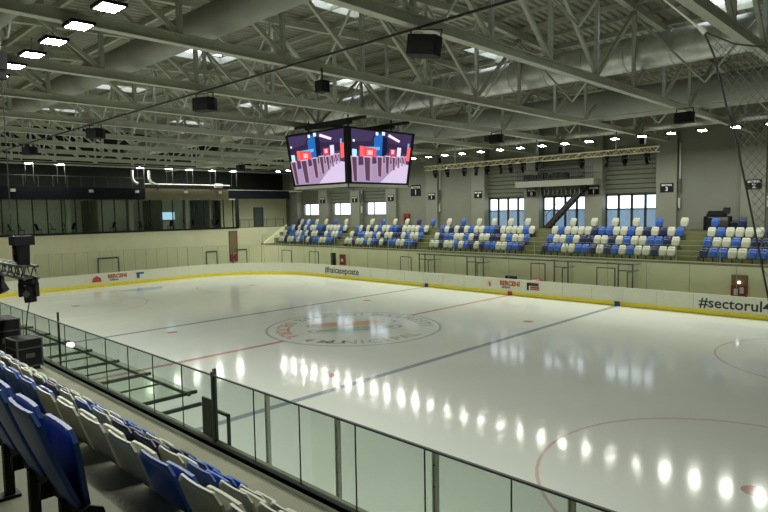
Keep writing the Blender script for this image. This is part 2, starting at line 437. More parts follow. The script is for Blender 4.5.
for a, b in SKX:
    for ya, yb in SKY:
        mb = MB(); z = zr((ya+yb)/2)
        for xa, xb, y0, y1 in ((a-.06,a+.02,ya,yb),(b-.02,b+.06,ya,yb),(a,b,ya-.06,ya+.02),(a,b,yb-.02,yb+.06)): mb.box(xa,xb,y0,y1,z-.16,z+.14)
        for q in (1,2,3): yy = ya+(yb-ya)*q/4; mb.box(a,b,yy-.015,yy+.015,z+.08,z+.12)
        o = struct(mb.build('window_skylight', M_alu))
        MB().box(a,b,ya,yb,z+.12,z+.13).build('pane', M_sky, o); sk += 1
# purlins along the hall
for k in range(-6, 7):
    y = k*3.333
    struct(MB().box(-40, 36, y-.06, y+.06, zr(y)-.24, zr(y)-.02).build('trim_purlin', M_steel))
    if k < 6: struct(MB().box(-40, 36, y+1.667-.04, y+1.667+.04, zr(y+1.667)-.14, zr(y+1.667)-.01).build('trim_purlin', M_steel))

# ------------------------------------------------------------------ trusses
ZB = 10.5
def make_truss(x, label):
    t = thing('roof_truss', label, 'truss', (x,0,0), 0, 'roof trusses across the hall')
    mb = MB(); mb.box(-.13,.13,-WY+.7,WY-.7,ZB,ZB+.03); mb.box(-.13,.13,-WY+.7,WY-.7,ZB+.25,ZB+.28); mb.box(-.08,.08,-WY+.7,WY-.7,ZB+.03,ZB+.25)
    mb.build('bottom_chord', M_steel, t)
    mb = MB(); zt = lambda y: zr(y)-.24-.26
    for s in (-1, 1):
        mb.prism([(0,zt(0)),(s*(WY-.7),zt(WY-.7)),(s*(WY-.7),zt(WY-.7)+.25),(0,zt(0)+.25)][::s], 'x', -.12, .12)
    mb.build('top_chord', M_steel, t)
    for k in range(-6, 7):
        y = k*3.333
        MB().bar((0,y,ZB+.28), (0,y,zt(y)), .13, .13).build('vertical_post', M_steel if k % 2 else M_galv, t)
        if k < 0: MB().bar((0,y+3.333,ZB+.28), (0,y,zt(y)), .12, .12).build('diagonal_brace', M_steel, t)
        if k > 0: MB().bar((0,y-3.333,ZB+.28), (0,y,zt(y)), .12, .12).build('diagonal_brace', M_steel, t)
    return t
tr0 = None
nm = ['truss over the camera side, first in view','second pale roof truss from the right','third pale roof truss from the right']
vis = 0
for x in TX:
    if x > 26: continue
    vis += 1
    lab = 'pale steel roof truss spanning the hall, %s counting from the camera' % ORD[vis-1]
    if tr0 is None: tr0 = make_truss(x, lab)
    else: copy_tree(tr0, (x,0,0), None, lab)
# sway bracing between neighbouring trusses
b0 = None; ct = 0
for y in (-16.667,-6.667,3.333,13.333):
    for i in range(len(TX)-1):
        x = TX[i]
        if x > 22: continue
        ct += 1
        sd = 'right' if y > 0 else 'left'
        lab = 'V-shaped rod bracing between roof trusses, %s bay from the camera, %s line from left' % (ORD[i-1], ORD[int(round((y+16.667)/10))])
        if b0 is None:
            b0 = thing('sway_bracing', lab, 'bracing', (x,y,0), 0, 'V bracings between the roof trusses')
            zt = 13.3
            MB().tube((-.12,0,zt+.2),(-SP/2,0,ZB+.12),.045,n=6).build('brace_rod', M_galv, b0)
            MB().tube((-SP+.12,0,zt+.2),(-SP/2,0,ZB+.12),.045,n=6).build('brace_rod', M_steel, b0)
        else: copy_tree(b0, (x,y,0), None, lab)

# ------------------------------------------------------------------ ducts and ceiling lines
def duct(y, z, rad, m, name, label, xa=-36, xb=35.9, rings=0):
    t = thing(name, label, 'duct')
    MB().tube((xa,y,z),(xb,y,z),rad,n=32).build('duct_body', m, t)
    if rings:
        x = xa+rings
        while x < xb: MB().tube((x-.04,y,z),(x+.04,y,z),rad+.03,n=24).build('joint_band', m, t); x += rings
    return t
duct(-12, 11.54, .47, M_duct, 'air_duct', 'large grey fabric air duct running overhead through the trusses at upper left')
duct(12, 11.7, .82, M_duct, 'air_duct', 'large dull grey fabric duct on the far side, below and beyond the silver duct')
duct(4.1, 12.3, .68, M_silver, 'insulated_duct', 'shiny silver foil-wrapped duct running through the trusses at upper right', rings=1.8)
duct(17.35, 10.93, .20, M_silver, 'light_rail_pipe', 'slim silver pipe running along the far row of ceiling lamps', -32, 34, 3.5)
duct(-17.0, 10.95, .26, M_duct, 'light_rail_pipe', 'pale pipe running along the lamps at the upper left corner', -32, 34)
for y, lb in ((-10.0,'dark suspended pipe over the near half of the ice carrying loudspeakers'),(7.5,'dark suspended pipe over the far half of the ice carrying loudspeakers')):
    t = tag(MB().tube((-36,y,10.44 if y < 0 else 10.40),(34,y,10.44 if y < 0 else 10.40),.035 if y < 0 else .028,n=8).build('speaker_pipe', M_dark if y < 0 else M_steel), lb, 'pipe')

# ------------------------------------------------------------------ lamps
def make_lamp(tilt, label, group, px_=.27, py_=.22, em=None):
    t = thing('ceiling_lamp', label, 'lamp', group=group)
    c, s = math.cos(tilt), math.sin(tilt)
    def P(x, a, h): return (x, a*c - h*s, a*s + h*c)   # local plate, tilted about x
    def plate(x0,x1,a0,a1,h0,h1):
        vs = [P(x,a,h) for h in (h0,h1) for a in (a0,a1) for x in (x0,x1)]
        return MB().add(vs, [(0,2,3,1),(4,5,7,6),(0,1,5,4),(2,6,7,3),(0,4,6,2),(1,3,7,5)])
    plate(-.31,.31,-.27,.27,.0,.07).build('housing', M_black, t)
    MB().add([P(-px_,-py_,-.004),P(-px_,py_,-.004),P(px_,py_,-.004),P(px_,-py_,-.004)], [(0,1,2,3)]).build('light_panel', em or E_lamp, t)
    MB().bar((0,0,.06),(0,0,.45),.03,.03).build('hanger', M_steel, t)
    return t
LX = [13.6 - 1.715*k for k in range(28)]
lf = None; vis = 0
ln = make_lamp(math.radians(1), '', 'lamp row along the near side'); lfar = make_lamp(math.radians(-6), '', 'lamp row along the far side', .21, .19, emit('lamp_panel_far', (.97,1,.885), LAMP*1.45))
lxs = [8.95 + 1.74*5 - 1.74*k for k in range(26)]
first = True
for k in range(26):
    x = 8.18+1.73*7 - 1.73*k
    lab = 'square white ceiling lamp, near row at upper left, %s from the camera end' % ORD[k]
    if first: ln.location = (x,-15.95,10.40); ln['label'] = lab; first = False
    else: copy_tree(ln, (x,-15.95,10.40), None, lab)
first = True
for k in range(31):
    x = 13.45+1.715*5 - 1.715*k
    lab = 'white ceiling lamp, far row under the silver pipe, %s from its right end' % ORD[k]
    if first: lfar.location = (x,16.8,10.38); lfar['label'] = lab; first = False
    else: copy_tree(lfar, (x,16.8,10.38), None, lab)
# end-wall lamps : with two thin hanger rods each
struct(MB().box(X0+.60,X0+.70,-WY,WY,10.49,10.60).build('trim_lamp_rail', M_dark))
le = thing('end_lamp', '', 'lamp', group='lamp row above the glazed end gallery')
MB().box(-.36,.36,-.30,.30,0,.07).build('housing', M_black, le)
MB().add([(-.29,-.24,-.004),(-.29,.24,-.004),(.29,.24,-.004),(.29,-.24,-.004)], [(0,1,2,3)]).build('light_panel', E_lamp, le)
for s in (-1,1): MB().tube((.1,s*.30,.05),(.1,s*.30,-1.6),.018,n=6).build('hanger_rod', M_frame, le)
ey = [-5.9,-3.5,3.35,6.15,8.25,10.75,13.2]; first = True
for k, y in enumerate(ey):
    lab = 'white lamp with two thin rods above the glazed gallery, %s from the left' % ORD[k]
    if first: le.location = (X0+.65,y,10.42); le['label'] = lab; first = False
    else: copy_tree(le, (X0+.65,y,10.42), None, lab)
# ------------------------------------------------------------------ loudspeakers
def make_speaker():
    t = thing('loudspeaker', '', 'speaker', group='black loudspeakers hung from the roof')
    mb = MB(); pts = [(-.42,-.30),(.42,-.30),(.50,.05),(.38,.34),(-.38,.34),(-.50,.05)]
    mb.prism(pts, 'z', -.62, -.08); mb.build('cabinet', M_black, t)
    mb = MB(); mb.box(-.40,.40,-.33,-.31,-.58,-.12); mb.build('grille', M_case, t)
    mb = MB()
    for s in (-1,1): mb.bar((s*.46,0,-.35),(s*.46,0,.12),.05,.03)
    mb.bar((-.48,0,.12),(.48,0,.12),.05,.03)
    mb.build('yoke', M_dark, t); return t
sp = make_speaker(); sp.scale = (.84,.84,.84)
spk = [(13.55,-10,'below the near pipe, top centre-right, the largest'),(3.2,-10,'below the near pipe at upper left, second largest'),
       (-7.0,-10,'below the near pipe at far upper left'),(-17.2,-10,'below the near pipe above the gallery, leftmost'),
       (13.76,7.5,'over the far stand at right, near the safety net'),(3.9,7.5,'over the far stand at centre, right of the scoreboard'),(-8.0,7.5,'behind the scoreboard'),(-22,7.5,'above the right end of the glazed gallery')]
for k, (x, y, d) in enumerate(spk):
    lab = 'black loudspeaker hanging ' + d
    rz = .35 if y < 0 else -.2
    if k == 0: sp.location = (x,y,10.25); sp.rotation_euler = (0,.14,rz); sp['label'] = lab
    else: c = copy_tree(sp, (x,y,10.25), rz, lab); c.rotation_euler = (0,0,rz)
t = thing('ceiling_projector', 'small black fitting hanging under a truss left of the big loudspeaker', 'projector', (8.4,-8.9,10.02))
MB().box(-.18,.18,-.15,.15,-.25,.1).build('body', M_black, t); MB().tube((0,0,.1),(0,0,.5),.03,n=6).build('hanger', M_dark, t)

# ------------------------------------------------------------------ scoreboard cube
jb = thing('scoreboard_cube', 'black video scoreboard cube with bright screens hanging over centre ice', 'scoreboard')
ZT, ZBt, AT, AB = 9.98, 7.36, 2.36, 2.10
def lerp(a,b,t): return a+(b-a)*t
mb = MB(); mb.add([(-AT,-AT,ZT),(AT,-AT,ZT),(AT,AT,ZT),(-AT,AT,ZT),(-AB,-AB,ZBt),(AB,-AB,ZBt),(AB,AB,ZBt),(-AB,AB,ZBt)],
   [(0,1,2,3),(7,6,5,4),(0,4,5,1),(1,5,6,2),(2,6,7,3),(3,7,4,0)]); mb.build('housing', M_black, jb)
mb = MB()
for s in (-1,1):
    mb.box(-AB,AB,*sorted((s*(AB-.05),s*AB)),ZBt-.14,ZBt); mb.box(*sorted((s*(AB-.05),s*AB)),-AB,AB,ZBt-.14,ZBt)
mb.build('lower_rim', M_alu, jb)
mb = MB()
for sx in (-1,1):
    for sy in (-1,1): mb.tube((sx*1.5,sy*1.5,ZT),(sx*1.5,sy*1.5,10.7),.04,n=6)
mb.box(-1.7,1.7,-1.6,-1.4,10.25,10.4); mb.box(-1.7,1.7,1.4,1.6,10.25,10.4)
mb.box(-.1,.1,-1.5,1.5,10.28,10.4); mb.box(-2.62,2.7,-1.57,-1.43,10.38,10.52); mb.box(-2.62,2.7,1.43,1.57,10.38,10.52)
mb.build('suspension', M_dark, jb)
# the picture on the screens, in flat colour patches (u right, v up)
PIC = []
def q(u0,v0,u1,v1,c,s=1.0): PIC.append(([(u0,v0),(u1,v0),(u1,v1),(u0,v1)], c, s))
def qp(pts, c, s=1.0): PIC.append((pts, c, s))
q(0,0,1,1,(.03,.02,.055))
qp([(0,0),(1,0),(1,.36),(.55,.40),(0,.30)],(.34,.25,.40))
qp([(0,.30),(.62,.44),(1,.36),(1,.60),(0,.60)],(.07,.04,.11))
qp([(.5,0),(1,0),(1,.38),(.84,.42)],(.60,.50,.68))
qp([(0,.75),(.30,.80),(.38,.98),(0,1)],(.05,.035,.09)); qp([(.60,.80),(1,.74),(1,1),(.52,1)],(.05,.03,.08))
qp([(.36,.48),(.50,.46),(.50,.92),(.42,.97),(.36,.86)],(.02,.13,.42)); q(.50,.46,.58,.90,(.01,.01,.03))
qp([(.14,.60),(.46,.64),(.46,.70),(.14,.68)],(.10,.45,.75))
qp([(.13,.50),(.40,.50),(.40,.66),(.13,.69)],(.85,.07,.09)); qp([(.13,.49),(.19,.49),(.19,.69),(.13,.69)],(1,.13,.11))
q(.25,.53,.34,.62,(1,.45,.45)); q(.01,.46,.08,.62,(.45,.75,.95)); q(.02,.76,.05,.80,(.8,.9,1))
q(.63,.52,.74,.68,(.50,.05,.10)); q(.66,.58,.71,.66,(.95,.5,.55)); q(.76,.50,.83,.72,(.70,.68,.90))
qp([(.58,.92),(.78,.82),(.80,.86),(.60,.97)],(.85,.75,.90)); q(.38,.92,.42,.98,(.75,.95,1)); q(.48,.93,.53,1.0,(.6,.85,1))
q(.94,.46,1.0,.74,(.95,.13,.11)); q(.94,.74,.97,.82,(.15,.4,.7))
for u0, wd, vb, vt in ((.0,.11,.02,.49),(.20,.14,.04,.50),(.42,.11,.13,.52),(.56,.09,.20,.54),(.68,.07,.27,.53),(.77,.055,.32,.54),(.84,.045,.36,.55),(.90,.035,.38,.55)):
    qp([(u0+.01,vb),(u0+wd,vb-.02),(u0+wd*.95,vt),(u0-.02,vt)],(.09,.05,.085)); qp([(u0+wd*.74,vb-.01),(u0+wd,vb-.02),(u0+wd*.95,vt),(u0+wd*.68,vt)],(.42,.27,.38))
    qp([(u0-.02,vt-.02),(u0+wd*.95,vt-.02),(u0+wd*.95,vt),(u0-.02,vt)],(.6,.5,.65)); qp([(u0+.01,vb),(u0+.03,vb),(u0+.0,vt),(u0-.02,vt)],(.45,.28,.40))
pmats = {}
def screen(n0, nrm, xdir):
    mats = []; mb = MB()
    a0, b0 = .90, .86
    for k, (pts, c, s) in enumerate(PIC):
        if c not in pmats: pmats[c] = emit('screen_colour', c, 1.25)
        if pmats[c] not in mats: mats.append(pmats[c])
        vs = []
        for uu, vv in pts:
            v_ = .035+.93*vv; A = lerp(AB, AT, v_); e = A*.90
            xx = lerp(-e, e, uu); off = A + .012 + .0009*k
            vs.append(Vector(xdir)*xx + Vector(nrm)*off + Vector((0,0,lerp(ZBt,ZT,v_))))
        mb.add(vs, [tuple(range(len(vs)))], mats.index(pmats[c]))
    return mb.build('video_screen', mats, jb)
screen(0,(0,-1,0),(1,0,0)); screen(0,(1,0,0),(0,1,0)); screen(0,(0,1,0),(-1,0,0)); screen(0,(-1,0,0),(0,-1,0))

# ------------------------------------------------------------------ rink boards and glass
bd = thing('rink_boards', 'white rink boards with a yellow kick strip around the ice', 'boards')
def strip(P, z0, z1, th, off=0):
    mb = MB(); n = len(P); vs = []
    for (z, o) in ((z0,off),(z1,off),(z1,off+th),(z0,off+th)):
        for k in range(n):
            x, y = P[k]; a = P[(k-1) % n]; b = P[(k+1) % n]; d = Vector((b[0]-a[0], b[1]-a[1])).normalized()
            vs.append((x+d.y*o, y-d.x*o, z))
    for j in range(4):
        for k in range(n):
            k2 = (k+1) % n; j2 = (j+1) % 4
            mb.add([], [], 0)
            mb.f.append((j*n+k, j*n+k2, j2*n+k2, j2*n+k)); mb.mi.append(0); mb.sm.append(False)
    mb.v = [tuple(v) for v in vs]; return mb
RP = rr_pts(30, 15, 8.5, 16)
strip(RP, 0, .26, .10, -.012).build('kick_strip', M_yellow, bd)
strip(RP, .26, 1.10, .10).build('board_panels', M_board, bd)
strip(RP, 1.10, 1.14, .13, -.015).build('top_rail', M_board, bd)
for x, m in ((-BL,M_bblue),(BL,M_bblue),(0,M_bred)):
    MB().box(x-.17,x+.17,14.965,14.99,.0,.27).build('line_marker', m, bd)
MJ = mat('joint_shade', (.45,.45,.38), .6)
for k in range(-10, 11): MB().box(k*2.0-.006,k*2.0+.006,14.985,15.0,.28,1.08).build('panel_joint', MJ, bd)
text_obj('#sectorul4', .80, M_text, 'slogan_text', bd, M_face_my(14.05,14.99,.66), bold=.012, align='CENTER')
text_obj('#haicasepoate', .80, M_text, 'slogan_text', bd, M_face_my(-17.75,14.99,.68), bold=.012)
text_obj('BERCENI', .44, M_tred, 'sponsor_text', bd, M_face_my(-.02,14.99,.80), bold=.02, sx=.95)
text_obj('ARENA', .22, M_text, 'sponsor_text', bd, M_face_my(-.35,14.99,.52), bold=.006)
MB().box(1.35,2.25,14.98,14.99,.78,.98).box(1.35,1.50,14.98,14.99,.45,.98).box(1.60,2.3,14.98,14.99,.50,.56).build('sponsor_mark', M_text, bd)
MB().box(1.62,2.3,14.978,14.99,.60,.74).build('sponsor_mark', M_tred, bd)
ring = MB().tube((-1.72,14.985,.70),(-1.72,14.993,.70),.26,n=24); ring.build('round_crest', mat('crest_pink',(.75,.60,.52),.5), bd)
MB().prism([(-1.80,.85),(-1.62,.78),(-1.60,.52),(-1.72,.50)], 'y', 14.975, 14.985).build('crest_figure', M_tred, bd)
text_obj('BERCENI', .44, M_tred, 'sponsor_text', bd, M_face_px(-29.99,-.15,.80), bold=.02, sx=.95)
text_obj('ARENA', .22, M_text, 'sponsor_text', bd, M_face_px(-29.99,-.45,.50), bold=.006)
MB().prism([(-2.3,.42),(-1.5,.42),(-1.55,.75),(-1.9,.95),(-2.2,.75)], 'x', -29.995, -29.98).build('crest_figure', M_tred, bd)
MB().box(-29.995,-29.98,1.5,2.2,.80,.95).box(-29.995,-29.98,1.55,1.8,.45,.80).build('sponsor_mark', M_bblue, bd)
# rink glass
M_stan = mat('stanchion_grey', (.30,.31,.25), .5)
def glass_run(name, label, pts, z0, z1, every):
    t = thing(name, label, 'glass screen'); gl = MB(); st = MB(); tp = MB()
    for (a, b) in zip(pts[:-1], pts[1:]):
        a = Vector((*a, 0)); b = Vector((*b, 0)); L_ = (b-a).length; n = max(1, round(L_/every))
        for k in range(n):
            p = a.lerp(b, k/n); q_ = a.lerp(b, (k+1)/n); d = (q_-p).normalized()*.012
            MB().bar((p+d)+Vector((0,0,(z0+z1)/2)), (q_-d)+Vector((0,0,(z0+z1)/2)), .012, z1-z0).build('glass_pane', M_rink, t)
            MB().bar(p+Vector((0,0,z0)), p+Vector((0,0,z1)), .024, .024).build('stanchion', M_stan, t)
        if b == Vector((*pts[-1],0)): MB().bar(b+Vector((0,0,z0)), b+Vector((0,0,z1)), .024, .024).build('stanchion', M_stan, t)
        tp.bar(a+Vector((0,0,z1)), b+Vector((0,0,z1)), .018, .018)
    tp.build('top_edge', M_stan, t); return t
corner = [(-30+8.5-8.5*math.sin(a)-.05*0, 15-8.5+8.5*math.cos(a)) for a in [PI/2*k/9 for k in range(10)]]
off = lambda P: [(x+(.06 if x > 0 else -.06), y) for x, y in P]
glass_run('end_glass', 'tall clear glass on the boards at the far end below the gallery', [(-30.06,-6.5),(-30.06,6.5)], 1.12, 3.0, 1.0)
glass_run('corner_glass', 'curved clear glass on the boards in the far corner', [(x-.04,y+.04) for x,y in corner], 1.12, 2.9, 1.45)
glass_run('side_glass', 'clear glass on the boards along the far side below the seats', [(-21.5,15.06),(26,15.06)], 1.12, 2.80, 2.375)
# near-side screen on the right, with slotted aluminium stanchions
t = thing('near_rink_glass', 'clear rink glass with bolted aluminium posts right behind the balustrade at bottom', 'glass screen')
MB().box(15.25,27,-15.12,-15.105,1.12,2.78).build('glass_panels', M_rink, t)
MB().box(15.25,27,-15.125,-15.10,2.78,2.795).build('top_edge', M_frame, t)
for x in (15.93-1.93,15.93,17.94,19.93,21.93,23.93):
    mb = MB(); mb.box(x-.034,x-.016,-15.16,-15.09,1.1,2.78); mb.box(x+.016,x+.034,-15.16,-15.09,1.1,2.78); mb.box(x-.016,x+.016,-15.14,-15.12,1.1,2.78)
    p = mb.build('post', M_alu, t); mb = MB()
    for z in (1.4,1.9,2.3,2.6): MB().tube((x,-15.16,z),(x,-15.138,z),.014,n=8).build('bolt', M_dark, p)

# far bench canopy and penalty boxes
cn = thing('bench_canopy', 'slim glazed canopy over the team benches below the far stand', 'canopy')
MB().box(-9.3,8.3,15.85,16.84,2.50,2.515).build('glass_roof', M_rink, cn)
mb = MB(); mb.box(-9.3,8.3,15.80,15.86,2.46,2.54)
for k in range(10): x = -9.3+17.6*k/9; mb.box(x-.03,x+.03,15.8,16.85,2.46,2.50)
mb.build('roof_frame', M_frame, cn)
for nm_, xs in (('first',(-9.2,-8.6,-7.6)),('second',(-4.4,-3.6,-2.9)),('third',(2.9,3.9)),('fourth',(7.3,8.2))):
    t = thing('bench_partition', 'grey-framed glass partition under the far bench canopy, %s from the left' % nm_, 'partition', group='partitions under the far bench canopy')
    mb = MB(); gl = MB()
    for x in xs: mb.box(x-.035,x+.035,15.9,15.97,.0,2.47)
    mb.box(xs[0],xs[-1],15.9,15.97,2.05,2.11)
    mb.box(xs[-1]-.03,xs[-1]+.03,15.15,16.8,2.05,2.11); mb.box(xs[-1]-.03,xs[-1]+.03,15.12,15.18,1.1,2.11)
    mb.build('partition_frame', M_frame, t); MB().box(xs[-1]-.006,xs[-1]+.006,15.18,16.8,.1,2.05).build('glass_pane', M_rink, t)
for k, (x0, x1, zt) in enumerate(((-29.2,-27.6,2.1),(-24.6,-23.2,2.1),(-12.1,-10.9,2.1),(.6,1.7,2.15),(5.5,6.7,2.1))):
    o = thing('x','','door'); del o['label']; del o['category']; o.name = 'door_%d' % (k+2); o['kind'] = 'structure'
    mb = MB(); mb.box(x0-.03,x0+.03,16.80,16.86,-.04,zt); mb.box(x1-.03,x1+.03,16.80,16.86,-.04,zt); mb.box(x0,x1,16.80,16.86,zt-.03,zt+.03)
    mb.build('door_frame', M_frame, o); MB().box(x0+.03,x1-.03,16.82,16.845,-.04,zt-.03).build('door_leaf', M_beige, o)
o = thing('x','','door'); del o['label']; del o['category']; o.name = 'door_8'; o['kind'] = 'structure'
MB().box(-21.3,-20.6,16.80,16.845,-.04,2.1).build('door_leaf', M_navyband, o)
for k, (y0, y1, zt) in enumerate(((-.6,1.2,2.25),(8.1+2.0,11.3,2.2),(13.2,14.9,2.2))):
    o = thing('x','','door'); del o['label']; del o['category']; o.name = 'door_%d' % (k+9); o['kind'] = 'structure'
    mb = MB(); mb.box(X0,X0+.06,y0-.05,y0+.05,-.04,zt); mb.box(X0,X0+.06,y1-.05,y1+.05,-.04,zt); mb.box(X0,X0+.08,y0,y1,zt-.12,zt+.03)
    mb.build('door_frame', M_frame, o); MB().box(X0,X0+.03,y0+.05,y1-.05,-.04,zt-.1).build('door_leaf', M_beige2, o)
# niches and extinguishers
t = thing('wall_niche', 'tall narrow brown niche in the end wall', 'niche')
MB().box(X0,X0+.04,12.85,13.75,1.8,4.15).build('niche_panel', M_brown, t)
mb = MB(); mb.box(X0,X0+.07,12.8,12.87,1.0,4.2); mb.box(X0,X0+.07,13.73,13.8,1.0,4.2); mb.box(X0,X0+.07,12.8,13.8,4.13,4.2); mb.build('niche_frame', M_frame, t)
t = thing('hydrant_cabinet', 'red fire hydrant cabinet at the foot of the tall niche in the end wall', 'cabinet')
MB().box(X0,X0+.16,12.9,13.7,.95,1.78).build('box', M_red, t); MB().box(X0+.16,X0+.17,13.1,13.4,1.25,1.55).build('hose_window', M_black, t)
t = thing('hydrant_cabinet', 'red fire cabinet on the far side wall above the board slogan at right', 'cabinet')
MB().box(13.45,14.25,16.68,16.84,.9,1.55).build('box', M_red, t); MB().box(13.45,14.25,16.74,16.84,1.55,2.12).build('upper_box', M_brown, t)
MB().tube((13.85,16.66,1.72),(13.85,16.74,1.72),.07,n=12).build('indicator_light', E_small, t)
MB().box(13.6,13.8,16.665,16.68,1.0,1.35).box(13.9,14.1,16.665,16.68,1.1,1.45).build('pictogram', M_twhite, t)
t = thing('hydrant_cabinet', 'small red fire cabinet on the far wall above #haicasepoate', 'cabinet')
MB().box(-19.9,-19.2,16.70,16.85,1.0,2.0).build('box', M_red, t); MB().box(-19.7,-19.4,16.69,16.70,1.3,1.6).build('hose_window', M_twhite, t)
t = thing('hydrant_cabinet', 'red fire cabinet on the upper wall behind the seats right of the scoreboard', 'cabinet')
MB().box(-16.75,-16.05,22.35,22.55,4.75,5.75).build('box', M_red, t); MB().box(-16.55,-16.25,22.34,22.35,5.1,5.4).build('hose_window', M_black, t)
t = thing('penalty_bin', 'red round tub behind the boards beside the sponsor logos', 'tub', (1.75,15.6,0))
MB().tube((0,0,0),(0,0,1.05),.40,.46,20).build('tub_body', M_red, t); MB().tube((0,0,1.05),(0,0,1.22),.50,.30,20).build('lid', M_red, t)
t = thing('equipment_bag', 'black bag on the bench behind the boards above the sponsor name', 'bag', (-.3,15.6,.0))
MB().box(-.4,.4,-.2,.2,.0,1.05).build('bench_box', M_dark, t)
mb = MB(); mb.tube((-.42,0,1.17),(.42,0,1.17),.13,n=12); mb.build('bag_body', M_black, t)

# ------------------------------------------------------------------ seats
def plate(hw, z0, z1, yf, th, nx, nz, curl, round_top=.10, round_bot=.05, mi=0):
    """a curved rounded plate; yf(t) gives the depth of the middle along its height"""
    mb = MB(); H = z1-z0; V = []
    for side in (0, 1):
        for j in range(nz+1):
            t = j/nz; z = z0+H*t; w_ = hw*(.90+.10*min(1, t*1.6))
            if t > 1-round_top/H: d = (t-(1-round_top/H))*H/round_top; w_ -= round_top*(1-math.sqrt(max(0,1-d*d)))*.9
            if t < round_bot/H: d = 1-t*H/round_bot; w_ -= round_bot*(1-math.sqrt(max(0,1-d*d)))*.9
            for i in range(nx+1):
                s = -1+2*i/nx; V.append((s*w_, yf(t)+curl*s*s+(th if side else 0), z))
    n = (nx+1)*(nz+1); F = []
    for j in range(nz):
        for i in range(nx):
            a = j*(nx+1)+i; F.append((a,a+1,a+nx+2,a+nx+1)); F.append((n+a,n+a+nx+1,n+a+nx+2,n+a+1))
    mb.add(V, F, mi, True)
    E = []
    for i in range(nx): E.append((i,n+i,n+i+1,i+1)); a = nz*(nx+1)+i; E.append((a,a+1,n+a+1,n+a))
    for j in range(nz): a = j*(nx+1); E.append((a,a+nx+1,n+a+nx+1,n+a)); a += nx; E.append((a,n+a,n+a+nx+1,a+nx+1))
    mb.f += E; mb.mi += [mi]*len(E); mb.sm += [False]*len(E); return mb
BACKF = lambda t: .19*(1-t)**1.15
PANF = lambda t: .215 - .06*t
SCOL = {'W': (M_seatw,'white'), 'B': (M_seatb,'blue'), 'N': (M_seatn,'navy')}
def seat_near(c):
    t = thing('stadium_seat', '', 'seat', group='folding seats of the near stand')
    m = SCOL[c][0]
    plate(.225,.30,.83,BACKF,-.016,8,10,.012,.06,.05).build('backrest', m, t)
    plate(.21,.27,.71,PANF,.022,6,8,-.006,.05,.04).build('seat_pan', m, t)
    mb = MB(); mb.box(-.05,.05,.10,.22,0,.02); mb.bar((0,.17,.0),(0,.17,.32),.05,.05); mb.bar((-.23,.19,.31),(.23,.19,.31),.04,.05)
    mb.build('support_bracket', M_black, t)
    for s in (-1,1):
        mb = MB(); mb.prism([(.13,.25),(.24,.25),(.27,.29),(.26,.33),(.20,.36),(.13,.33)], 'x', *sorted((s*.232,s*.25)))
        mb.build('hinge_plate', M_black, t)
    return t
NS = {c: seat_near(c) for c in 'WBN'}; used = {c: False for c in 'WBN'}
def far_mesh(c):
    mb = plate(.238,.26,.86,BACKF,-.02,4,5,.02,.06,.04)
    p = plate(.228,.24,.70,PANF,.03,4,5,-.012,.05,.04); mb.add(p.v, p.f, 0, True)
    q_ = MB().box(-.03,.03,.14,.20,0,.30).box(-.23,.23,.16,.22,.24,.30); mb.add(q_.v, q_.f, 1)
    o = mb.build('stadium_seat', [SCOL[c][0], M_black]); return o
FS = {c: far_mesh(c) for c in 'WBN'}; fused = {c: False for c in 'WBN'}
def put(tmpl, used_, c, loc, rz, label, group):
    if not used_[c]:
        o = tmpl[c]; used_[c] = True; o.location = loc; o.rotation_euler = (0,0,rz)
    else: o = copy_tree(tmpl[c], loc, rz)
    tag(o, label, 'seat', group)
ROWY = [18.30, 19.02, 19.77, 20.52]
S_A = {3:'BWNWNWBWWBBNWWWWBW', 2:'WNBBWWBWNWWNNWBWWB', 1:'WWNWWBWBNWNBBWWBBN'}
S_B = {3:'WBWWWWNBBWWBWNWNWB', 2:'BWWBWNNWWNWBWWBBNW', 1:'NBBWWBBNWNBWBWWNWW'}
BLK = [(-31.6,-22.0,S_A,'leftmost far block',18),(-20.75,-11.3,S_A,'second far block from left',18),
       (-10.0,-.75,S_A,'middle far block',18),(.67,9.95,S_B,'far block below the staircase',18),(11.3,20.6,S_B,'rightmost far block',9)]
RN = {1:'front row',2:'second row',3:'third row'}
for (a, b, S, nm_, cnt) in BLK:
    for row in (1,2,3):
        for k in range(cnt):
            c = S[row][k]; x = a + (b-a)*(k+.5)/18
            put(FS, fused, c, (x, ROWY[row-1], treads[row-1][2]), PI, '%s seat, %s from left, %s, %s' % (SCOL[c][1], ORD[k], RN[row], nm_), 'seats of the far stand')
R4 = [(-30.75,'N'),(-30.2,'W'),(-29.6,'B'),(-29.05,'W'),(-28.5,'B'),(-27.6,'W'),(-26.07,'W'),(-24.62,'B'),(-22.91,'W'),(-19.11,'W'),(-17.6,'B'),(-16.02,'W'),(-14.49,'W'),(-13.02,'N'),(-11.37,'B'),
      (-9.56,'W'),(-8,'B'),(-6.4,'W'),(-4.91,'W'),(-3.35,'W'),(-1.8,'W'),(2.0,'W'),(3.62,'W'),(5.16,'W'),(6.62,'W'),(8.15,'B'),(9.72,'W'),(11.55,'B'),(13.05,'N')]
for k, (x, c) in enumerate(R4):
    put(FS, fused, c, (x, ROWY[3], treads[3][2]), PI, '%s single seat, sparse back row of the far stand, %s from left' % (SCOL[c][1], ORD[k]), 'single seats along the far back row')
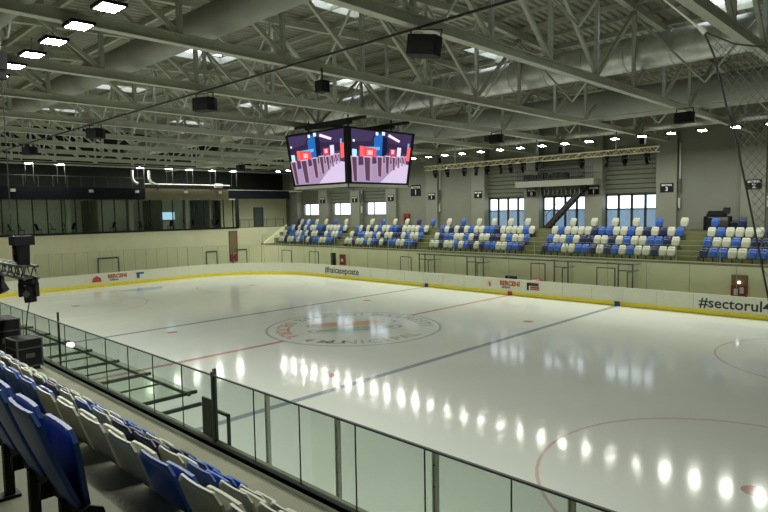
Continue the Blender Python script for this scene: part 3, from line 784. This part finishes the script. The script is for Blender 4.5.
# near stand (colours read from the right end of each row towards the left)
def near_row(row, xr, seq, nm_, pitch=.505, rows=None):
    for k, c in enumerate(seq):
        x = xr - pitch*k
        put(NS, used, c, (x, -ROWY[row], ntreads[row][2]), 0, '%s folding seat in the %s of the near stand, %s from the right' % (SCOL[c][1], nm_, ORD[k]), 'folding seats of the near stand')
near_row(0, 19.86, 'WWWWBBNWBBWBWWNWWWWBWWBW', 'front row')
near_row(1, 20.76, 'WWWWBWNNWBWNNWWNWBWWBBWB', 'second row')
near_row(2, 21.14, 'WWWBWWWWBBBWB', 'third row')
near_row(3, 19.92, 'BBB', 'back row')

# ------------------------------------------------------------------ near balustrade
bal = thing('glass_balustrade', 'glass balustrade with thin black joints along the front of the near stand', 'balustrade')
JX = [9.06-1.02*k for k in range(14,0,-1)]+[9.06,10.30,11.3,12.31,13.3,14.31,15.27,16.29,17.27,18.27,19.27,20.26,21.26,22.26,23.26]
gl = MB(); jt = MB()
for a, b in zip(JX[:-1], JX[1:]):
    MB().box(a+.006,b-.006,-16.906,-16.894,2.70,3.72).build('glass_pane', M_bal, bal); MB().box(a-.004,a+.004,-16.908,-16.892,2.70,3.72).build('pane_joint', M_dark, bal)
MB().box(JX[0],JX[-1],-16.913,-16.887,3.715,3.735).build('top_rail', M_frame, bal)
MB().box(JX[0],JX[-1],-16.95,-16.88,2.66,2.735).build('base_channel', M_dark, bal)
pst = MB().box(15.17,15.20,-16.86,-16.81,2.67,3.80).box(15.24,15.27,-16.93,-16.885,2.67,3.78).build('gate_post', M_frame, bal)
MB().box(8.47,8.50,-16.86,-16.82,2.67,3.92).build('gate_post', M_dark, bal)
t = thing('bench_gate', 'dark perforated gate panel with an open frame behind the balustrade', 'gate')
MB().box(14.72,15.10,-16.80,-16.77,2.68,3.28).build('gate_panel', M_frame, t)
mb = MB(); mb.box(15.12,15.46,-16.80,-16.76,3.12,3.16); mb.box(15.42,15.46,-16.80,-16.76,2.60,3.16); mb.build('gate_frame', M_frame, t)
# near bench canopy
cn = thing('bench_canopy', 'flat glass canopy on dark rafters over the near team benches', 'canopy')
MB().box(2.0,12.6,-16.78,-15.80,2.70,2.715).build('glass_roof', M_canopy, cn)
rx = [12.5,10.52,8.87,7.2,5.6,4.0,2.4]
for x in rx: MB().box(x-.028,x+.028,-16.84,-15.70,2.63,2.69).build('rafter', M_dark, cn)
for x in (13.11,): MB().box(x-.03,x+.03,-16.84,-15.95,2.58,2.64).build('rafter', M_dark, cn)
for x in (11.5,9.7,8.0): MB().box(x-.02,x+.02,-16.84,-15.9,2.66,2.69).build('glazing_bar', M_frame, cn)
MB().box(2.0,12.6,-15.92,-15.88,2.63,2.68).build('front_beam', M_dark, cn)
t = thing('team_bench', 'long wooden team bench below the near glass canopy', 'bench')
MB().box(3,12,-16.7,-16.3,.42,.47).build('bench_seat', M_brown, t)
for x in (3.3,6,9,11.7): MB().box(x-.03,x+.03,-16.65,-16.35,-.04,.42).build('leg', M_dark, t)
# far balustrade
fb = thing('glass_balustrade', 'low clear glass balustrade along the front of the far stand', 'balustrade')
MB().box(X0+.2,22,16.894,16.906,2.74,3.70).build('glass_panels', M_rink, fb)
x = X0+.2
while x < 22: MB().box(x-.010,x+.010,16.88,16.92,2.70,3.70).build('post', M_steel, fb); x += 2.4
MB().box(X0+.2,22,16.885,16.915,3.70,3.715).build('top_edge', M_steel, fb)

# ------------------------------------------------------------------ signs on pillars
def sign(x, y, z, w_, h, num, label):
    t = thing('sector_sign', label, 'sign', (x,y,z), 0, 'black sector signs on the far wall')
    MB().box(-w_/2,w_/2,-.04,0,-h/2,h/2).build('sign_board', M_black, t)
    text_obj('SECTOR', h*.26, M_twhite, 'sign_text', t, M_face_my(0,-.045,h*.27), bold=.008, sx=1.15)
    text_obj(num, h*.62, M_twhite, 'sign_number', t, M_face_my(0,-.045,-h*.17), bold=.012)
for k, num, d in ((0,'2','right edge, behind the net'),(1,'3','right of the widest glazed doors'),(2,'1','right of the staircase'),(3,'0','left of the staircase'),(4,'4','left of the leftmost glazed doors'),(5,'1','just right of the larger sign'),(6,'1','below the right side of the scoreboard'),(7,'1','below the middle of the scoreboard'),(8,'1','below the left corner of the scoreboard')):
    x = T0-SP*k
    sign(x+.05, PY-.003, 7.33, .86 if k < 4 else .80, .62, num, 'black sector sign, white number, on the pillar, ' + d)
sign(-15.25, WY-.36, 7.95, 1.25, 1.05, 'I', 'largest black sector sign, on the wall beside the scoreboard')
# column speakers and conduits next to pillars
for k, (kk) in enumerate((0,1,5,7)):
    x = T0-SP*kk+.68
    t = thing('column_speaker', 'slim grey column speaker on a conduit, right edge of the %s pillar from the right' % ORD[kk], 'speaker', (x+.12,WY-.45,0), 0, 'column speakers beside the pillars')
    MB().box(-.05,.05,0,.08,6.9,10.3).build('conduit', M_alu, t); MB().box(-.09,.09,-.10,0,7.0,7.9).build('cabinet', M_frame, t)
    MB().box(-.07,.07,-.08,0,5.9,6.6).build('junction_box', M_alu, t)

# ------------------------------------------------------------------ balcony and stair
bc = thing('balcony', 'white cantilevered balcony with a dark railing on the far wall', 'balcony')
MB().box(-3.25,3.3,20.9,PY,7.72,8.18).build('slab', M_pillar, bc)
rb = MB(); rb.box(-3.1,3.2,20.95,21.0,9.02,9.08); rb.box(-3.1,3.2,20.95,21.0,8.25,8.29)
for k in range(43): x = -3.1+6.3*k/42; rb.box(x-.015,x+.015,20.96,20.99,8.18,9.05)
rb.build('railing', M_dark, bc)
t = thing('stored_equipment', 'pile of black equipment boxes stored on the balcony', 'equipment')
for k in range(6):
    x = -2.7+k*.62; h = .45+.3*rnd.random(); MB().box(x,x+.52,21.2,21.9,8.18,8.18+h).build('equipment_box', M_case, t)
mb = MB()
for k in range(11): x = -1.6+k*.36; mb.box(x-.03,x+.03,21.3,21.36,7.05,7.72)
mb.box(-1.7,2.1,21.28,21.38,7.66,7.72)
tag(mb.build('slatted_screen', M_frame), 'row of dark vertical slats hanging under the balcony', 'screen')
st = thing('staircase', 'dark steel staircase rising to the right under the balcony', 'staircase')
A = Vector((-.9,21.9,Z4)); Bp = Vector((2.35,21.9,7.75))
for yy in (21.55,22.15):
    MB().bar((A.x,yy,A.z+.1),(Bp.x,yy,Bp.z),.05,.30).build('stringer', M_dark, st)
mb = MB()
for k in range(13): p = A.lerp(Bp, (k+.5)/13); mb.box(p.x-.14,p.x+.14,21.57,22.13,p.z+.05,p.z+.09)
mb.build('treads', M_frame, st)
mb = MB(); mb.tube((A.x,21.5,A.z+1.0),(Bp.x,21.5,Bp.z+.95),.025,n=6)
for k in range(7): p = A.lerp(Bp, (k+.2)/7); mb.tube((p.x,21.5,p.z+.1),(p.x,21.5,p.z+1.03),.015,n=6)
mb.build('handrail', M_dark, st)

# control desk behind the right block
ds = thing('control_desk', 'black equipment rack desk behind the rightmost far seats', 'desk', (11.35,21.6,Z4))
MB().box(-.75,.75,-.35,.35,.85,.92).box(-.75,-.68,-.35,.35,0,.85).box(.68,.75,-.35,.35,0,.85).box(-.1,-.03,-.3,.35,0,.85).build('rack', M_case, ds)
MB().box(-.68,-.1,-.28,.3,.05,.8).build('amplifier', M_black, ds)
t = thing('mixing_console', 'black mixing console on top of the equipment rack desk', 'console', (11.35,21.6,Z4+.92))
mb = MB(); mb.prism([(-.30,0),(.30,0),(.30,.30),(.15,.34),(-.30,.12)], 'x', -.60, .45); mb.build('console_body', M_black, t)
mb = MB(); mb.prism([(-.1,.12),(.1,.30),(.14,.55),(0,.5)], 'x', .3, .7); mb.build('monitor', M_black, t)
t = thing('flight_case', 'low black crate on the floor right of the equipment desk', 'crate', (12.55,21.6,Z4))
MB().box(-.4,.4,-.3,.3,0,.55).build('case_body', M_case, t); MB().box(-.42,.42,-.32,.32,.5,.55).build('lid', M_frame, t)

# ------------------------------------------------------------------ far lighting truss with moving heads
def lattice(name, label, a, b, size, m, rot=0, cat='truss'):
    t = thing(name, label, cat); a = Vector(a); b = Vector(b); d = (b-a).normalized()
    s = d.cross(Vector((0,0,1))).normalized(); up = s.cross(d); L_ = (b-a).length
    cr = [s*size/2+up*size/2, -s*size/2+up*size/2, -s*size/2-up*size/2, s*size/2-up*size/2]
    mb = MB()
    for c in cr: mb.tube(a+c, b+c, .032, n=6)
    mb.build('main_tubes', m, t); mb = MB(); n = int(L_/size); 
    for k in range(n):
        p = a+d*(L_*k/n); q_ = a+d*(L_*(k+1)/n)
        for j in range(4):
            c1 = cr[j]; c2 = cr[(j+1) % 4]
            mb.tube(p+(c1 if k % 2 else c2), q_+(c2 if k % 2 else c1), .016, n=4, cap=False)
    mb.build('lattice', m, t); return t
TY = 14.0
lt = lattice('lighting_truss', 'thin golden lattice lighting truss hanging above the far boards', (-6.8,TY,9.2), (10.3,TY,9.28), .30, mat('truss_gold', (.75,.70,.48), .4, metal=.2))
mb = MB()
for x in (-4,2.66,7.9): mb.tube((x,TY,9.35),(x,TY,10.5),.03,n=6)
mb.build('hanging_chain', M_dark, lt)
def moving_head(label, group):
    t = thing('moving_head_lamp', label, 'stage light', group=group)
    MB().box(-.15,.15,-.12,.12,-.14,0).build('base', M_black, t)
    mb = MB(); mb.box(-.17,-.12,-.06,.06,-.46,-.14); mb.box(.12,.17,-.06,.06,-.46,-.14); mb.box(-.17,.17,-.06,.06,-.17,-.12); mb.build('yoke', M_black, t)
    MB().tube((0,.04,-.22),(0,-.02,-.62),.10,.13,12).build('head', M_black, t)
    MB().tube((0,-.02,-.62),(0,-.021,-.625),.10,n=12).build('lens', M_case, t)
    return t
mh = moving_head('', 'moving head lamps under the far lighting truss')
hx = [(436,-.82),(448,0),(465,0),(477,0),(488,0),(500,0),(511,0),(523,0),(538,0),(562,0),(580,0),(594,0),(605,0),(624,0),(645,0)]
HX = [-6.2,-5.45,-4.35,-3.55,-2.85,-2.1,-1.35,-.6,.4,1.95,3.15,4.1,4.85,6.2,7.7]
for k in range(13):
    px = [436,448,465,477,488,500,511,523,538,581,605,624,645][k]
    dirx = f + r2*((px-384)/602.0) ; tt = (TY-CAM.y)/(dirx.y + 0); x = CAM.x + dirx.x*tt
    x = max(-6.7, min(10.2, x))
    lab = 'small black moving-head lamp under the far lattice truss, %s from the left' % ORD[k]
    z = 9.07
    if k == 0: mh.location = (x,TY,z); mh['label'] = lab; mh.rotation_euler = (.2,0,.3)
    else: c = copy_tree(mh, (x,TY,z), .3*((k*7) % 5-2), lab); c.rotation_euler = (.25*((k*3) % 4-1.5)*.5,0,.4*((k*7) % 5-2))
for k, (px, zz) in enumerate(((442,9.5),(561,9.5),(641,9.6))):
    dirx = f + r2*((px-384)/602.0); tt = (TY-CAM.y)/dirx.y; x = CAM.x+dirx.x*tt
    t = thing('chain_hoist', 'black chain hoist above the far lattice truss, %s from the left' % ORD[k], 'hoist', (x,TY,zz))
    MB().box(-.14,.14,-.14,.14,0,.38).build('motor', M_black, t); MB().tube((0,0,.38),(0,0,1.0),.02,n=6).build('chain', M_dark, t)

# ------------------------------------------------------------------ near stage truss at the left edge, with heads, hoist
NT = lattice('stage_truss', 'short grey lattice stage truss at the left edge above the black flight case', (4.4,-17.35,4.86), (8.6,-17.35,4.86), .26, M_frame)
t = thing('moving_head_lamp', 'black moving-head lamp standing upright on the stage truss at left edge', 'stage light', (8.05,-17.35,5.02))
MB().box(-.22,.22,-.20,.20,.42,.62).build('base', M_black, t)
mb = MB(); mb.prism([(-.20,.44),(.20,.44),(.14,-.05),(-.08,-.05)], 'y', -.10, .10); mb.build('head', M_black, t)
mb = MB(); mb.bar((-.18,-.12,.45),(-.10,-.12,.05),.04,.05); mb.build('yoke', M_black, t); MB().box(-.16,-.10,-.14,-.11,.20,.34).build('red_tag', M_red, t)
def big_head(loc, label, rz, tl):
    t = thing('moving_head_lamp', label, 'stage light', loc, rz)
    t.rotation_euler = (0,0,rz)
    MB().box(-.15,.15,-.12,.12,-.12,0).build('base', M_black, t)
    mb = MB(); mb.box(-.19,-.14,-.07,.07,-.40,-.12); mb.box(.14,.19,-.07,.07,-.40,-.12); mb.box(-.19,.19,-.07,.07,-.15,-.10); mb.build('yoke', M_black, t)
    MB().tube((0,0,-.16),(tl,0,-.52),.13,.12,16).build('head', M_black, t)
    MB().tube((tl*.45,-.131,-.33),(tl*.45,-.128,-.33),.09,n=4).build('display', M_frame, t)
big_head((8.35,-17.35,4.72), 'black moving-head lamp hanging from the right end of the stage truss', .8, .03)
big_head((5.6,-17.35,4.72), 'black moving-head lamp tilted sideways below the stage truss at the left edge', .8, .22)
h = thing('chain_hoist', 'black chain hoist with long chain holding the stage truss at upper left', 'hoist', (7.3,-17.35,0))
MB().box(-.13,.13,-.10,.10,9.35,9.75).box(-.09,.09,-.08,.08,9.15,9.35).build('motor', M_black, h)
MB().tube((0,0,5.05),(0,0,10.5),.012,n=5).build('chain', M_dark, h)
tag(MB().path([(8.35,-17.35,4.22),(8.33,-17.4,3.95),(8.25,-17.42,3.65),(8.15,-17.4,3.46)], .012).build('power_cable', M_black), 'black cable hanging from the stage lamp to the flight case', 'cable')
def flightcase(name, label, loc, sx, sy, h_, rz):
    t = thing(name, label, 'case', loc, rz)
    MB().box(-sx/2,sx/2,-sy/2,sy/2,.09,h_).build('case_body', M_case, t)
    mb = MB(); e = .018
    for x in (-sx/2,sx/2):
        for y in (-sy/2,sy/2): mb.box(x-e,x+e,y-e,y+e,.08,h_+.01)
    for z in (.10,h_*.72,h_):
        for y in (-sy/2,sy/2): mb.box(-sx/2,sx/2,y-e,y+e,z-e*.7,z+e*.7)
        for x in (-sx/2,sx/2): mb.box(x-e,x+e,-sy/2,sy/2,z-e*.7,z+e*.7)
    mb.build('metal_edges', M_frame, t)
    for x in (-sx*.38,sx*.38):
        for y in (-sy*.36,sy*.36): MB().tube((x-.02,y,.045),(x+.02,y,.045),.045,n=10).build('castor', M_dark, t)
    MB().box(sx/2,sx/2+.02,-.09,.09,h_*.42,h_*.55).build('handle', M_frame, t); MB().box(-.09,.09,-sy/2-.02,-sy/2,h_*.42,h_*.55).build('handle', M_frame, t)
flightcase('flight_case', 'black flight case with metal edges on the near walkway at the left', (8.0,-17.42,2.67), .60, .50, .70, .1)
flightcase('flight_case', 'black flight case cut off by the left edge, behind the nearer case', (6.3,-17.45,2.67), .8, .6, .95, 0)

# ------------------------------------------------------------------ safety net
NY = -11.0
P0 = Vector((19.97,NY,8.73)); edge = [P0,Vector((20.12,NY,8.35)),Vector((20.30,NY,7.6)),Vector((20.47,NY,6.95)),Vector((20.68,NY,5.95)),Vector((20.92,NY,4.75)),Vector((21.10,NY,3.9)),Vector((21.3,NY,3.0))]
topn = [P0,Vector((20.4,NY,8.46)),Vector((20.9,NY,8.30)),Vector((21.6,NY,8.25)),Vector((22.6,NY,8.4)),Vector((23.2,NY,8.7))]
nt_ = thing('safety_net', 'dark mesh safety net gathered on a rope at the right edge', 'net')
def inx(z):  # left edge of the net at a height
    for a, b in zip(edge[:-1], edge[1:]):
        if b.z <= z <= a.z: return a.x+(b.x-a.x)*(a.z-z)/(a.z-b.z)
    return 99
def topz(x):
    for a, b in zip(topn[:-1], topn[1:]):
        if a.x <= x <= b.x: return a.z+(b.z-a.z)*(x-a.x)/(b.x-a.x)
    return -1
mb = MB(); step = .105; NN = 0
def inside(x, z): return x <= 23.2 and z >= 3.0 and z <= topz(x) and x >= inx(z)
for d in (-1, 1):
    for i in range(-120, 220):
        c = i*step*1.3 ; run = None
        for j in range(0, 120):
            x = 19.9+j*.06; z = (c + d*(x-19.9)*1.25) + 3.0
            if inside(x, z):
                p = Vector((x, NY+.03*math.sin(x*5+z*2), z))
                if run is None: run = p; last = p; cnt = 0
                else:
                    last = p; cnt += 1
                    if cnt == 6: mb.tube(run, last, .0045, n=3, cap=False); run = last; cnt = 0
            elif run is not None:
                if (last-run).length > .01: mb.tube(run, last, .0045, n=3, cap=False)
                run = None
        if run is not None and (last-run).length > .01: mb.tube(run, last, .0045, n=3, cap=False)
mb.build('net_mesh', M_net, nt_)
MB().path(edge, .015).build('edge_rope', M_rope, nt_); MB().path(topn, .013).build('top_rope', M_rope, nt_)
MB().path([P0,Vector((19.38,NY,9.35)),Vector((18.35,NY,10.5))], .018).build('tie_rope', M_ropel, nt_)
MB().path([topn[-1],Vector((23.55,NY,10.5))], .018).build('tie_rope', M_ropel, nt_)
MB().tube(P0+Vector((-.05,0,.08)),P0+Vector((.03,0,-.03)),.045,n=8).build('knot', M_ropel, nt_)

# ------------------------------------------------------------------ end gallery pipes and small fittings
pp = thing('ventilation_pipe', 'long shiny pipe above the brown band with two elbows rising on its left', 'pipe')
PXX = X0+.35
MB().tube((PXX,3.9,8.95),(PXX,12.9,8.95),.055,n=12).build('main_pipe', M_steel, pp)
for y in (2.7, 4.3):
    MB().path([(PXX,y,10.2),(PXX,y,9.45),(PXX,y+.18,9.1),(PXX,y+.5,8.95)], .12, n=12).build('elbow', M_duct, pp)
MB().tube((PXX,11.2,8.9),(PXX,12.0,8.9),.22,n=12).build('valve', M_alu, pp)
for k, y in enumerate((-7.0,-.9,3.2,8.1,11.9)):
    t = tag(MB().box(X0+.06,X0+.12,y-.18,y+.18,8.12,8.36).build('emergency_light', M_duct), 'small white box on the band above the gallery glass, %s from the left' % ORD[k], 'box', 'white boxes on the gallery band')
ur = thing('gallery_railing', 'thin railing along the dark upper gallery above the end band', 'railing')
mb = MB(); mb.box(X0-.10,X0-.06,-22,4,9.5,9.54)
for k in range(24): y = -22+26*k/23; mb.box(X0-.1,X0-.07,y-.015,y+.015,8.55,9.5)
mb.build('rail_frame', M_dark, ur)
for y in (5.2,8,10.8): MB().box(PXX-.03,PXX+.03,y-.03,y+.03,8.45,8.92).box(PXX-.45,PXX+.03,y-.03,y+.03,8.45,8.52).build('bracket', M_dark, pp)
# chairs behind the gallery glass
ch = None
kk = -1
for k in range(18):
    if k in (6,7): continue
    kk += 1
    y = -7.35+k*1.13+(.2 if k % 3 == 0 else 0)
    y = y+.9 if min(abs(y+8),abs(y),abs(y-6),abs(y-11.3)) < .6 else y
    lab = 'dark chair behind the glazed end gallery, %s from the left' % ORD[kk]
    if ch is None:
        ch = thing('office_chair', lab, 'chair', (X0-1.5,y,4.46), 0, 'dark chairs behind the gallery glass')
        plate(.24,.45,1.0,BACKF,-.03,4,4,.04).build('backrest', M_black, ch); MB().box(-.23,.23,-.02,.44,.42,.48).build('seat', M_black, ch)
        for sx in (-.2,.2):
            for sy in (.02,.4): MB().box(sx-.015,sx+.015,sy-.015,sy+.015,0,.42).build('leg', M_dark, ch)
    else: copy_tree(ch, (X0-1.5-(k % 2)*.5,y,4.46), rnd.choice((-.3,.2,3.0,3.4)), lab)
t = thing('wall_monitor', 'bluish lit monitor glowing behind the gallery glass', 'monitor', (-37.9,8.6,5.9))
MB().box(-.05,.03,-.75,.75,-.45,.45).build('casing', M_black, t); MB().box(.03,.035,-.7,.7,-.4,.4).build('screen', emit('monitor_glow',(.35,.6,.75),1.2), t)
for o in list(bpy.data.objects):
    if o.get('label') == '' : del o['label']
